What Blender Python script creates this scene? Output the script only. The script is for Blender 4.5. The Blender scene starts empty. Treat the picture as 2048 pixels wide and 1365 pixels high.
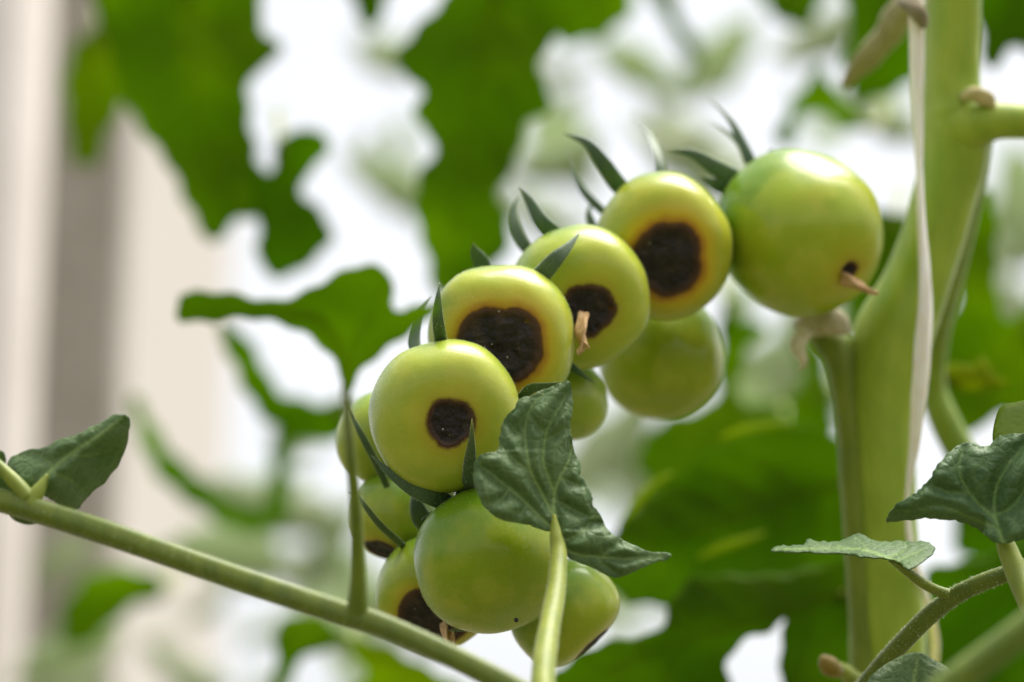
import bpy, math, random
import numpy as np
from mathutils import Vector, Matrix
from mathutils import noise as mnoise
from mathutils.geometry import delaunay_2d_cdt

random.seed(7)
RNG = np.random.default_rng(11)
S = bpy.context.scene
COL = S.collection

# ------------------------------------------------------------------ camera
PITCH = math.radians(15)
D = 1.04                       # metres to the reference plane through the fruit
CAM = Vector((0, 0, 1.30))
RIGHT = Vector((1, 0, 0))
FWD = Vector((0, math.cos(PITCH), math.sin(PITCH)))
UP = Vector((0, -math.sin(PITCH), math.cos(PITCH)))
PX = 36.0 / 2048 / 100.0
cam_data = bpy.data.cameras.new('camera')
cam_data.lens = 100
cam_data.sensor_width = 36
cam_data.clip_start = 0.02
cam_data.clip_end = 2000
cam_data.dof.use_dof = True
cam_data.dof.focus_distance = D + 0.012
cam_data.dof.aperture_fstop = 4.4
cam_data.dof.aperture_blades = 0
cam = bpy.data.objects.new('camera', cam_data)
cam.location = CAM
cam.rotation_euler = (math.pi / 2 + PITCH, 0, 0)
COL.objects.link(cam)
S.camera = cam

# ------------------------------------------------------------------ sky, sun, exposure
SUN_EL, SUN_AZ = math.radians(72), math.radians(55)      # azimuth clockwise from the view direction
world = bpy.data.worlds.new('World')
S.world = world
world.use_nodes = True
wn, wl = world.node_tree.nodes, world.node_tree.links
for n in list(wn):
    wn.remove(n)
sky = wn.new('ShaderNodeTexSky')
sky.sky_type = 'NISHITA'
sky.sun_disc = False
sky.sun_elevation = SUN_EL
sky.sun_rotation = SUN_AZ
sky.dust_density = 4.0
sky.air_density = 1.0
hsv = wn.new('ShaderNodeHueSaturation')                    # an overcast, nearly colourless sky
hsv.inputs['Saturation'].default_value = 0.16
bg = wn.new('ShaderNodeBackground')
bg.inputs['Strength'].default_value = 0.115
wo = wn.new('ShaderNodeOutputWorld')
wl.new(sky.outputs[0], hsv.inputs['Color'])
wl.new(hsv.outputs[0], bg.inputs['Color'])
wl.new(bg.outputs[0], wo.inputs['Surface'])

sun_data = bpy.data.lights.new('sun', 'SUN')
sun_data.energy = 2.4
sun_data.angle = math.radians(42)
sun_data.color = (1.0, 0.95, 0.86)
sun = bpy.data.objects.new('sun', sun_data)
to_sun = Vector((math.sin(SUN_AZ) * math.cos(SUN_EL), math.cos(SUN_AZ) * math.cos(SUN_EL), math.sin(SUN_EL)))
sun.rotation_euler = (-to_sun).to_track_quat('-Z', 'Y').to_euler()
sun.location = (2, 2, 6)
COL.objects.link(sun)

S.view_settings.view_transform = 'Standard'
S.view_settings.look = 'None'
S.view_settings.exposure = 1.05
S.view_settings.gamma = 1.0
S.render.engine = 'CYCLES'
S.cycles.use_denoising = True
S.cycles.max_bounces = 10
S.cycles.diffuse_bounces = 5
S.cycles.transmission_bounces = 6
S.cycles.caustics_reflective = False
S.cycles.caustics_refractive = False


# ------------------------------------------------------------------ helpers
def P(x, y, d=0.0):
    """point seen at photo position x, y, lying d centimetres beyond the reference plane"""
    z = D + d / 100.0
    return CAM + RIGHT * ((x - 1024) * PX * z) + UP * (-(y - 682.5) * PX * z) + FWD * z


def size(px, d=0.0):
    return px * PX * (D + d / 100.0)


def V(x, y, z):
    return (RIGHT * x + UP * y - FWD * z).normalized()


def tag(o, label=None, cat=None, group=None, kind=None):
    if label: o['label'] = label
    if cat: o['category'] = cat
    if group: o['group'] = group
    if kind: o['kind'] = kind
    return o


def empty(name, loc):
    o = bpy.data.objects.new(name, None)
    o.location = loc
    o.empty_display_size = 0.02
    COL.objects.link(o)
    return o


def mesh_obj(name, verts, faces, mat, parent=None, origin=None, smooth=True, attrs=None, thick=0.0, color=None):
    """verts in world space; stored relative to the thing's origin"""
    v = np.asarray([tuple(p) for p in verts], dtype=float)
    if origin is None:
        origin = root_loc(parent) if parent is not None else Vector((0, 0, 0))
    v = v - np.array(origin)
    me = bpy.data.meshes.new(name)
    me.from_pydata([tuple(p) for p in v], [], [tuple(f) for f in faces])
    me.update()
    if smooth:
        me.polygons.foreach_set('use_smooth', [True] * len(me.polygons))
    for k, a in (attrs or {}).items():
        at = me.attributes.new(k, 'FLOAT', 'POINT')
        at.data.foreach_set('value', np.asarray(a, dtype=np.float32))
    me.materials.append(mat)
    o = bpy.data.objects.new(name, me)
    COL.objects.link(o)
    if parent is not None:
        o.parent = parent
    else:
        o.location = origin
    if thick:
        m = o.modifiers.new('thickness', 'SOLIDIFY')
        m.thickness = thick
        m.offset = 0
    if color is not None:
        o.color = color
    return o


def root_loc(o):
    while o.parent is not None:
        o = o.parent
    return Vector(o.location)


def catmull(pts, n, closed=False):
    p = np.asarray(pts, dtype=float)
    if closed:
        q = np.vstack([p[-1:], p, p[:2]])
    else:
        q = np.vstack([2 * p[:1] - p[1:2], p, 2 * p[-1:] - p[-2:-1]])
    out = []
    for i in range(len(q) - 3):
        a, b, c, d_ = q[i], q[i + 1], q[i + 2], q[i + 3]
        for k in range(n):
            t = k / n
            out.append(0.5 * (2 * b + (c - a) * t + (2 * a - 5 * b + 4 * c - d_) * t * t + (3 * b - a - 3 * c + d_) * t ** 3))
    if not closed:
        out.append(p[-1])
    return np.array(out)


def tube_data(path, n=10, seg=16, flat=1.0, roll=0.0, rib=0.0, ribs=5, noise=0.0, tip=False, keel=0.0, twist=0.0):
    """path rows: x, y, d, radius in photo pixels. Returns world verts, faces"""
    c = catmull(path, n)
    pts = [P(r[0], r[1], r[2]) for r in c]
    rad = [size(max(r[3], 0.2), r[2]) for r in c]
    N = len(pts)
    verts, faces = [], []
    t0 = (pts[1] - pts[0]).normalized()
    ref = t0.cross(-FWD)
    if ref.length < 0.1:
        ref = t0.cross(UP)
    ref.normalize()
    ph = random.random() * 6
    for i in range(N):
        t = (pts[min(i + 1, N - 1)] - pts[max(i - 1, 0)]).normalized()
        ref = (ref - t * ref.dot(t)).normalized()
        b = t.cross(ref).normalized()
        for k in range(seg):
            a = 2 * math.pi * k / seg
            r = rad[i] * (1 + rib * math.cos(ribs * a + ph) + noise * math.sin(3 * a + i * 0.37 + ph) * math.sin(i * 0.21 + ph))
            x, y = math.cos(a), math.sin(a) * flat
            y += keel * (1 - abs(x)) * flat
            ro = roll + twist * i
            xr = x * math.cos(ro) - y * math.sin(ro)
            yr = x * math.sin(ro) + y * math.cos(ro)
            verts.append(pts[i] + ref * (xr * r) + b * (yr * r))
    for i in range(N - 1):
        for k in range(seg):
            k2 = (k + 1) % seg
            faces.append((i * seg + k, i * seg + k2, (i + 1) * seg + k2, (i + 1) * seg + k))
    for e, idx in ((0, 0), (1, N - 1)):
        c0 = len(verts)
        verts.append(pts[idx])
        for k in range(seg):
            k2 = (k + 1) % seg
            f = (idx * seg + k, c0, idx * seg + k2) if e == 0 else (idx * seg + k2, c0, idx * seg + k)
            faces.append(f)
    return verts, faces


def tube(name, path, mat, parent, origin=None, color=None, **kw):
    v, f = tube_data(path, **kw)
    return mesh_obj(name, v, f, mat, parent, origin, color=color)


def fuzz(parent, verts, faces, count, length, mat, width=0.00009, lean=0.35, keep=None):
    """short hairs standing on a surface"""
    v = np.asarray([tuple(p) for p in verts])
    tri = []
    for f in faces:
        tri.append((f[0], f[1], f[2]))
        if len(f) == 4:
            tri.append((f[0], f[2], f[3]))
    tri = np.array(tri)
    a, b, c = v[tri[:, 0]], v[tri[:, 1]], v[tri[:, 2]]
    n = np.cross(b - a, c - a)
    area = np.linalg.norm(n, axis=1) + 1e-15
    nn = n / area[:, None]
    idx = RNG.choice(len(tri), count, p=area / area.sum())
    u, w = RNG.random(count), RNG.random(count)
    fl = u + w > 1
    u[fl], w[fl] = 1 - u[fl], 1 - w[fl]
    p = a[idx] + (b - a)[idx] * u[:, None] + (c - a)[idx] * w[:, None]
    nrm = nn[idx]
    dirv = nrm + RNG.normal(0, lean, (count, 3))
    dirv /= np.linalg.norm(dirv, axis=1)[:, None]
    ln = length * (0.5 + RNG.random(count))
    side = np.cross(dirv, RNG.normal(0, 1, (count, 3)))
    side /= np.linalg.norm(side, axis=1)[:, None] + 1e-9
    s = side * width
    hv = np.stack([p - s - nrm * 0.00005, p + s - nrm * 0.00005, p + dirv * ln[:, None]], axis=1).reshape(-1, 3)
    hf = np.arange(count * 3).reshape(-1, 3)
    o = mesh_obj('fuzz', hv, hf.tolist(), mat, parent, smooth=False)
    tag(o, kind='stuff')
    return o


# ------------------------------------------------------------------ materials
class NT:
    def __init__(self, name):
        self.m = bpy.data.materials.new(name)
        self.m.use_nodes = True
        self.t = self.m.node_tree
        self.N, self.L = self.t.nodes, self.t.links
        self.b = self.N['Principled BSDF']
        self.out = self.N['Material Output']

    def n(self, kind, **kw):
        nd = self.N.new(kind)
        for k, v in kw.items():
            if k.startswith('i_'):
                key = k[2:]
                key = int(key) if key.isdigit() else key.replace('_', ' ')
                nd.inputs[key].default_value = v
            else:
                setattr(nd, k, v)
        return nd

    def link(self, a, b):
        self.L.new(a, b)

    def attr(self, name):
        a = self.n('ShaderNodeAttribute', attribute_name=name)
        return a.outputs['Fac']

    def noise(self, scale, detail=3, rough=0.55, coord=None, dist=0.0):
        t = self.n('ShaderNodeTexNoise')
        t.inputs['Scale'].default_value = scale
        t.inputs['Detail'].default_value = detail
        t.inputs['Roughness'].default_value = rough
        t.inputs['Distortion'].default_value = dist
        self.link(self.coord() if coord is None else coord, t.inputs['Vector'])
        return t.outputs['Fac']

    def coord(self):
        if not hasattr(self, '_c'):
            self._c = self.n('ShaderNodeTexCoord').outputs['Object']
        return self._c

    def ramp(self, fac, stops, interp='EASE'):
        r = self.n('ShaderNodeValToRGB')
        r.color_ramp.interpolation = interp
        e = r.color_ramp.elements
        while len(e) < len(stops):
            e.new(0.5)
        for el, (p, c) in zip(e, stops):
            el.position = p
            el.color = c if len(c) == 4 else (*c, 1)
        self.link(fac, r.inputs[0])
        return r.outputs[0]

    def math(self, op, a, b=None, c=None, clamp=False):
        m = self.n('ShaderNodeMath', operation=op, use_clamp=clamp)
        for i, x in enumerate((a, b, c)):
            if x is None:
                continue
            if isinstance(x, (int, float)):
                m.inputs[i].default_value = x
            else:
                self.link(x, m.inputs[i])
        return m.outputs[0]

    def mix(self, fac, a, b, blend='MIX'):
        m = self.n('ShaderNodeMix', data_type='RGBA', blend_type=blend)
        for i, x in ((0, fac), (6, a), (7, b)):
            if isinstance(x, (int, float)):
                m.inputs[i].default_value = x
            elif isinstance(x, tuple):
                m.inputs[i].default_value = (*x, 1) if len(x) == 3 else x
            else:
                self.link(x, m.inputs[i])
        return m.outputs[2]

    def bump(self, h, strength, dist):
        b = self.n('ShaderNodeBump')
        b.inputs['Strength'].default_value = strength
        b.inputs['Distance'].default_value = dist
        self.link(h, b.inputs['Height'])
        return b.outputs[0]

    def set(self, **kw):
        for k, v in kw.items():
            s = self.b.inputs[k.replace('_', ' ')]
            if isinstance(v, (int, float)):
                s.default_value = v
            elif isinstance(v, tuple):
                s.default_value = (*v, 1) if (len(v) == 3 and s.type == 'RGBA') else v
            else:
                self.link(v, s)
        return self


def mat_tomato():
    t = NT('tomato_skin')
    oi = t.n('ShaderNodeObjectInfo')
    base = oi.outputs['Color']
    yellow = oi.outputs['Alpha']
    lat = t.attr('latitude')
    rot = t.attr('rot_distance')
    big = t.noise(55, 4, 0.6)
    fine = t.noise(600, 3, 0.6)
    # mottled flesh
    c = t.mix(t.ramp(big, [(0.38, (0, 0, 0)), (0.66, (1, 1, 1))]), t.mix(0.30, base, (0.20, 0.34, 0.006)), t.mix(0.45, base, (0.50, 0.52, 0.06)))
    # greener shoulder round the stalk end, running down in uneven streaks
    sh = t.math('ADD', lat, t.math('MULTIPLY', t.math('SUBTRACT', t.noise(75, 3), 0.5), 0.42))
    shf = t.ramp(sh, [(0.36, (0, 0, 0)), (0.66, (1, 1, 1))])
    c = t.mix(t.math('MULTIPLY', shf, 0.85), c, (0.12, 0.26, 0.006))
    # yellowing ring around the rot, then a thin scorched rim
    rj = t.math('ADD', rot, t.math('MULTIPLY', t.math('SUBTRACT', t.noise(160, 4), 0.5), 0.16))
    yf = t.math('MULTIPLY', t.ramp(rj, [(0.0, (1, 1, 1)), (0.55, (0, 0, 0))]), yellow)
    c = t.mix(yf, c, (0.66, 0.46, 0.010))
    of = t.math('MULTIPLY', t.ramp(rj, [(0.0, (1, 1, 1)), (0.22, (0, 0, 0))]), t.math('MULTIPLY', yellow, 0.9), clamp=True)
    c = t.mix(of, c, (0.36, 0.13, 0.012))
    rim = t.math('ADD', rot, t.math('MULTIPLY', t.math('SUBTRACT', t.noise(420, 3), 0.5), 0.05))
    c = t.mix(t.ramp(rim, [(0.0, (1, 1, 1)), (0.07, (0, 0, 0))]), c, (0.09, 0.034, 0.008))
    # fine pale stipple of the skin
    vo = t.n('ShaderNodeTexVoronoi')
    vo.inputs['Scale'].default_value = 900
    t.link(t.coord(), vo.inputs['Vector'])
    st = t.ramp(vo.outputs['Distance'], [(0.0, (1, 1, 1)), (0.32, (0, 0, 0))])
    c = t.mix(t.math('MULTIPLY', st, 0.16), c, (0.58, 0.62, 0.18))
    t.set(Base_Color=c, Roughness=t.math('ADD', 0.29, t.math('MULTIPLY', fine, 0.14)), Subsurface_Weight=0.45,
          Subsurface_Radius=(1.0, 0.9, 0.25), Subsurface_Scale=0.004, Sheen_Weight=0.25, Sheen_Roughness=0.12,
          Sheen_Tint=(0.95, 1.0, 0.85),
          Coat_Weight=0.36, Coat_Roughness=0.17,
          Normal=t.bump(t.math('ADD', t.math('MULTIPLY', big, 3.0), fine), 0.25, 0.0003))
    t.b.inputs['Specular IOR Level'].default_value = 0.22
    return t.m


def mat_rot():
    t = NT('rotten_flesh')
    a = t.noise(120, 6, 0.65, dist=0.6)
    b = t.noise(420, 5, 0.7)
    c = t.ramp(a, [(0.30, (0.009, 0.006, 0.006)), (0.50, (0.020, 0.013, 0.011)), (0.64, (0.050, 0.033, 0.022)), (0.8, (0.10, 0.065, 0.035))])
    edge = t.attr('edge')
    c = t.mix(t.math('MULTIPLY', t.ramp(edge, [(0.70, (0, 0, 0)), (1.0, (1, 1, 1))]), 0.65), c, (0.10, 0.040, 0.014))
    vo = t.n('ShaderNodeTexVoronoi')
    vo.inputs['Scale'].default_value = 330
    t.link(t.coord(), vo.inputs['Vector'])
    sp = t.ramp(vo.outputs['Distance'], [(0.06, (1, 1, 1)), (0.14, (0, 0, 0))])
    sep = t.n('ShaderNodeSeparateColor')
    t.link(vo.outputs['Color'], sep.inputs[0])
    pick = t.math('GREATER_THAN', sep.outputs[0], 0.62)
    c = t.mix(t.math('MULTIPLY', sp, pick), c, (0.55, 0.5, 0.40))
    t.set(Base_Color=c, Roughness=t.math('ADD', 0.38, t.math('MULTIPLY', b, 0.3)),
          Normal=t.bump(t.math('ADD', t.math('MULTIPLY', a, 1.5), t.math('MULTIPLY', b, 0.5)), 0.7, 0.0009))
    t.b.inputs['Specular IOR Level'].default_value = 0.35
    return t.m


def mat_leaf(name, top, dark, vein, trans, trans_w, rough=0.5, sheen=0.1, bump=0.6, spec=0.35, patchy=False):
    t = NT(name)
    oi = t.n('ShaderNodeObjectInfo')
    v = t.attr('vein')
    n1 = t.noise(70, 4)
    c = t.mix(t.ramp(n1, [(0.3, (0, 0, 0)), (0.7, (1, 1, 1))]), dark, top)
    vo = t.n('ShaderNodeTexVoronoi', feature='DISTANCE_TO_EDGE')
    vo.inputs['Scale'].default_value = 260
    t.link(t.coord(), vo.inputs['Vector'])
    net = t.ramp(vo.outputs['Distance'], [(0.0, (1, 1, 1)), (0.12, (0, 0, 0))])
    c = t.mix(t.math('MULTIPLY', net, 0.14), c, vein)
    c = t.mix(v, c, vein)
    c = t.mix(t.ramp(t.noise(16, 2), [(0.35, (0, 0, 0)), (0.65, (1, 1, 1))]), c, t.mix(1.0, c, (0.72, 0.78, 0.7), 'MULTIPLY')) if patchy else c
    c = t.mix(1.0, c, oi.outputs['Color'], 'MULTIPLY')
    h = t.math('ADD', t.math('MULTIPLY', t.math('MINIMUM', vo.outputs['Distance'], 0.25), 1.6),
               t.math('MULTIPLY', t.noise(900, 3), 0.5))
    t.set(Base_Color=c, Roughness=rough, Sheen_Weight=sheen, Sheen_Roughness=0.5, Sheen_Tint=(0.85, 1, 0.85),
          Normal=t.bump(h, bump, 0.0006))
    t.b.inputs['Specular IOR Level'].default_value = spec
    tr = t.n('ShaderNodeBsdfTranslucent')
    if patchy:
        trans = t.mix(t.ramp(t.noise(16, 2), [(0.35, (0, 0, 0)), (0.65, (1, 1, 1))]), trans, tuple(q * k for q, k in zip(trans, (0.70, 0.78, 1))))
    tc = t.mix(1.0, t.mix(v, trans, t.mix(0.5, trans, vein)), oi.outputs['Color'], 'MULTIPLY')
    t.link(tc, tr.inputs['Color'])
    mx = t.n('ShaderNodeMixShader')
    mx.inputs[0].default_value = trans_w
    t.link(t.b.outputs[0], mx.inputs[1])
    t.link(tr.outputs[0], mx.inputs[2])
    t.link(mx.outputs[0], t.out.inputs['Surface'])
    return t.m


def mat_stalk(name, a, b, rough=0.5, scale=(160, 160, 25), sss=0.2, sheen=0.2):
    t = NT(name)
    mp = t.n('ShaderNodeMapping')
    mp.inputs['Scale'].default_value = scale
    t.link(t.coord(), mp.inputs['Vector'])
    n1 = t.noise(1.0, 4, coord=mp.outputs[0])
    n2 = t.noise(900, 3)
    oi = t.n('ShaderNodeObjectInfo')
    c = t.mix(t.ramp(n1, [(0.3, (0, 0, 0)), (0.7, (1, 1, 1))]), a, b)
    c = t.mix(1.0, c, oi.outputs['Color'], 'MULTIPLY')
    t.set(Base_Color=c, Roughness=rough, Subsurface_Weight=sss, Subsurface_Radius=(1, 0.9, 0.3), Subsurface_Scale=0.002,
          Sheen_Weight=sheen, Sheen_Roughness=0.4, Normal=t.bump(t.math('ADD', n1, t.math('MULTIPLY', n2, 0.3)), 0.35, 0.0005))
    return t.m


def mat_plain(name, a, b, scale, rough=0.8, bump=0.4, dist=0.001, detail=5):
    t = NT(name)
    n1 = t.noise(scale, detail, 0.6)
    t.set(Base_Color=t.mix(t.ramp(n1, [(0.3, (0, 0, 0)), (0.7, (1, 1, 1))]), a, b), Roughness=rough,
          Normal=t.bump(t.noise(scale * 6, 4), bump, dist))
    return t.m


def mat_hair():
    t = NT('plant_hair')
    t.set(Base_Color=(0.80, 0.84, 0.62), Roughness=0.4)
    tr = t.n('ShaderNodeBsdfTranslucent')
    tr.inputs['Color'].default_value = (0.85, 0.9, 0.7, 1)
    mx = t.n('ShaderNodeMixShader')
    mx.inputs[0].default_value = 0.5
    t.link(t.b.outputs[0], mx.inputs[1])
    t.link(tr.outputs[0], mx.inputs[2])
    t.link(mx.outputs[0], t.out.inputs['Surface'])
    return t.m


M_TOMATO = mat_tomato()
M_ROT = mat_rot()
M_HAIR = mat_hair()
M_LEAF = mat_leaf('leaf_upper_side', (0.125, 0.205, 0.070), (0.080, 0.150, 0.042), (0.34, 0.48, 0.14), (0.12, 0.27, 0.02), 0.20,
                  rough=0.5, sheen=0.12, bump=0.8)
M_BACKLEAF = mat_leaf('leaf_lit_through', (0.092, 0.145, 0.002), (0.066, 0.112, 0.001), (0.15, 0.21, 0.006), (0.37, 0.57, 0.001), 0.54,
                      rough=0.6, sheen=0.0, bump=0.3, spec=0.10, patchy=True)
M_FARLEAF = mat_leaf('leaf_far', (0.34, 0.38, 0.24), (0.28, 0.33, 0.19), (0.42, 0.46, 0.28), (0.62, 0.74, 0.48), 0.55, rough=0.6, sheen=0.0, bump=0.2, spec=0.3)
M_SEPAL = mat_stalk('sepal_green', (0.045, 0.095, 0.035), (0.075, 0.13, 0.045), rough=0.5, sheen=0.35)
M_STALK = mat_stalk('stalk_green', (0.17, 0.23, 0.012), (0.26, 0.31, 0.024), sheen=0.15)
M_STEM = mat_stalk('stem_green', (0.24, 0.36, 0.014), (0.34, 0.44, 0.030), scale=(120, 120, 30), sheen=0.2)
M_DRY = mat_stalk('dried_tan', (0.42, 0.24, 0.10), (0.66, 0.44, 0.22), scale=(700, 700, 150), rough=0.8, sss=0.0, sheen=0.0)
M_TWINE = mat_stalk('pale_twine', (0.88, 0.82, 0.75), (0.95, 0.92, 0.87), scale=(400, 400, 40), rough=0.8, sss=0.5, sheen=0.3)
M_KNUCKLE = mat_stalk('corky_tan', (0.62, 0.55, 0.40), (0.80, 0.74, 0.60), scale=(300, 300, 200), rough=0.8, sss=0.0)
M_CONCRETE = mat_plain('grey_concrete', (0.34, 0.305, 0.26), (0.43, 0.39, 0.345), 9, 0.9)
M_PIPE = mat_plain('cream_paint', (0.58, 0.52, 0.47), (0.64, 0.58, 0.53), 6, 0.6, 0.1)
M_WALL = mat_plain('pale_render', (0.78, 0.70, 0.63), (0.86, 0.79, 0.73), 3, 0.9)
t_ = NT('translucent_cladding')
t_.set(Base_Color=(0.92, 0.87, 0.83), Roughness=0.6)
tr_ = t_.n('ShaderNodeBsdfTranslucent'); tr_.inputs['Color'].default_value = (0.99, 0.955, 0.93, 1)
mx_ = t_.n('ShaderNodeMixShader'); mx_.inputs[0].default_value = 0.8
t_.link(t_.b.outputs[0], mx_.inputs[1]); t_.link(tr_.outputs[0], mx_.inputs[2]); t_.link(mx_.outputs[0], t_.out.inputs['Surface'])
M_WALL = t_.m
M_GROUND = mat_plain('earth_ground', (0.075, 0.07, 0.035), (0.13, 0.125, 0.06), 2, 0.95)

# ------------------------------------------------------------------ ground and structures
g = mesh_obj('ground', [(-400, -400, 0), (400, -400, 0), (400, 400, 0), (-400, 400, 0)], [(0, 1, 2, 3)], M_GROUND, smooth=False)
tag(g, 'bare earth below the tomato rows', kind='structure')


def upright(name, x, d, wpx, depth, h, mat, yaw=0.0, bevel=0.006):
    """a square upright standing on the ground, its middle at photo column x"""
    c = P(x, 682, d)
    w = size(wpx, d) / 2
    import bmesh
    bm = bmesh.new()
    bmesh.ops.create_cube(bm, size=1)
    bmesh.ops.scale(bm, vec=(2 * w, depth, h), verts=bm.verts)
    bmesh.ops.bevel(bm, geom=bm.edges[:], offset=bevel, segments=3, affect='EDGES')
    bmesh.ops.translate(bm, vec=(0, 0, h / 2), verts=bm.verts)
    bmesh.ops.rotate(bm, cent=(0, 0, 0), matrix=Matrix.Rotation(yaw, 3, 'Z'), verts=bm.verts)
    me = bpy.data.meshes.new(name)
    bm.to_mesh(me)
    bm.free()
    me.materials.append(mat)
    o = bpy.data.objects.new(name, me)
    o.location = (c.x, c.y, 0)
    COL.objects.link(o)
    return o


post = upright('greenhouse_post', 152, 260, 185, 0.10, 5.5, M_CONCRETE, 0.0)
tag(post, 'grey concrete post standing blurred at the left behind the plant', 'post')

pc = P(0, 682, 235)
pr = size(75, 235)
pv, pf = [], []
for k in range(32):
    a = 2 * math.pi * k / 32
    for z in (0.0, 5.5):
        pv.append((pc.x + pr * math.cos(a), pc.y + pr * math.sin(a), z))
for k in range(32):
    k2 = (k + 1) % 32
    pf.append((2 * k, 2 * k2, 2 * k2 + 1, 2 * k + 1))
pf.append([2 * k + 1 for k in range(32)])
pipe = mesh_obj('drain_pipe', pv, pf, M_PIPE, origin=Vector((pc.x, pc.y, 0)))
tag(pipe, 'pale cream upright pipe left of the grey post', 'pipe')

wall = upright('wall_panel', 345, 650, 235, 0.004, 8.0, M_WALL, 0.0, 0.0005)
tag(wall, 'pale cream translucent upright panel right of the grey post', 'wall panel')


# ------------------------------------------------------------------ leaf blades
def seg_dist(p, poly):
    best = np.full(len(p), 1e9)
    tt = np.zeros(len(p))
    poly = np.asarray(poly, float)
    for i in range(len(poly) - 1):
        a, b = poly[i], poly[i + 1]
        ab = b - a
        t = np.clip(((p - a) @ ab) / (ab @ ab + 1e-9), 0, 1)
        q = a + t[:, None] * ab
        dd = np.linalg.norm(p - q, axis=1)
        m = dd < best
        best[m] = dd[m]
        tt[m] = (i + t[m]) / (len(poly) - 1)
    return best, tt


def inside(p, poly):
    x, y = p[:, 0], p[:, 1]
    r = np.zeros(len(p), bool)
    j = len(poly) - 1
    for i in range(len(poly)):
        xi, yi = poly[i]
        xj, yj = poly[j]
        c = ((yi > y) != (yj > y)) & (x < (xj - xi) * (y - yi) / (yj - yi + 1e-12) + xi)
        r ^= c
        j = i
    return r


def auto_veins(base, tip, width):
    b, t = np.array(base, float), np.array(tip, float)
    ax = t - b
    L = np.linalg.norm(ax)
    ax /= L
    pr = np.array([-ax[1], ax[0]])
    vs = [([tuple(b), tuple((b + t) / 2 + pr * L * 0.02), tuple(t)], 1.0)]
    for k in range(1, 6):
        f = k / 6.5
        o = b + ax * L * f
        ln = width * 0.62 * (1 - 0.55 * f)
        for s in (-1, 1):
            q = o + ax * L * 0.03 * s
            vs.append(([tuple(q), tuple(q + (pr * s * 0.8 + ax * 0.45) * ln * 0.55), tuple(q + (pr * s * 0.75 + ax * 0.75) * ln)], 0.6))
    return vs


def blade(name, outline, depth, veins, mat, parent, h=9, serrate=0.0, step=5, pucker=0.12, vw=5.0, thick=0.00045, color=(1, 1, 1, 1), jitter=0.25, crinkle=0.0, teeth=0.0):
    """outline in photo pixels; depth(x, y) gives centimetres beyond the reference plane, so the blade is a tilted, folded sheet"""
    o = catmull(outline, step, closed=True)
    if serrate:
        per = np.cumsum(np.r_[0, np.linalg.norm(np.diff(np.vstack([o, o[:1]]), axis=0), axis=1)])
        n = max(int(per[-1] / 14), 12)
        tgt = np.linspace(0, per[-1], n, endpoint=False)
        oo = np.vstack([o, o[:1]])
        o = np.stack([np.interp(tgt, per, oo[:, 0]), np.interp(tgt, per, oo[:, 1])], 1)
        tg = np.roll(o, -1, 0) - np.roll(o, 1, 0)
        tg /= np.linalg.norm(tg, axis=1)[:, None] + 1e-9
        nr = np.stack([tg[:, 1], -tg[:, 0]], 1)
        w = np.sin(np.arange(n) * 2 * math.pi / 5.3) + 0.6 * np.sin(np.arange(n) * 0.43 + 1)
        o = o + nr * (serrate * w)[:, None]
    if teeth:
        tg = np.roll(o, -1, 0) - np.roll(o, 1, 0)
        tg /= np.linalg.norm(tg, axis=1)[:, None] + 1e-9
        o = o + np.stack([tg[:, 1], -tg[:, 0]], 1) * (teeth * RNG.normal(0, 1, len(o)))[:, None]
    lo, hi = o.min(0), o.max(0)
    gx, gy = np.meshgrid(np.arange(lo[0], hi[0], h), np.arange(lo[1], hi[1], h * 0.87))
    gx[1::2] += h / 2
    p = np.stack([gx.ravel(), gy.ravel()], 1)
    p += RNG.normal(0, h * jitter * 0.3, p.shape)
    p = p[inside(p, o)]
    de, _ = seg_dist(p, np.vstack([o, o[:1]]))
    p = p[de > h * 0.55]
    # points along the veins themselves, so that grooves stay crisp
    allp = np.vstack([o, p])
    n = len(o)
    edges = [(i, (i + 1) % n) for i in range(n)]
    res = delaunay_2d_cdt([Vector(q) for q in allp], edges, [], 1, 1e-4)
    q = np.array([tuple(a) for a in res[0]])
    faces = [tuple(f) for f in res[2]]
    vein = np.zeros(len(q))
    near = np.full(len(q), 1e9)
    for poly, st in veins:
        pl = catmull(poly, 6) if len(poly) > 2 else np.array(poly, float)
        dd, tt = seg_dist(q, pl)
        wv = vw * (0.45 + 0.75 * st) * (1 - 0.6 * tt)
        vein = np.maximum(vein, st * np.exp(-(dd / wv) ** 2) * (1 - 0.35 * tt))
        near = np.minimum(near, dd + 6 * (1 - st))
    cap = 26.0
    bul = np.clip(near / cap, 0, 1)
    bul = bul * bul * (3 - 2 * bul)
    de, _ = seg_dist(q, np.vstack([o, o[:1]]))
    bul *= np.clip(de / 14, 0.25, 1)
    verts = []
    for (x, y), b_ in zip(q, bul):
        cr = 0.0
        if crinkle:
            cr = crinkle * (mnoise.noise((x * 0.045, y * 0.045, 3.3)) + 0.5 * mnoise.noise((x * 0.11, y * 0.11, 7.1)))
        verts.append(P(x, y, depth(x, y) - pucker * b_ + cr))
    return mesh_obj(name, verts, faces, mat, parent, attrs={'vein': np.clip(vein, 0, 1)}, thick=thick, color=color), verts, faces


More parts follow.
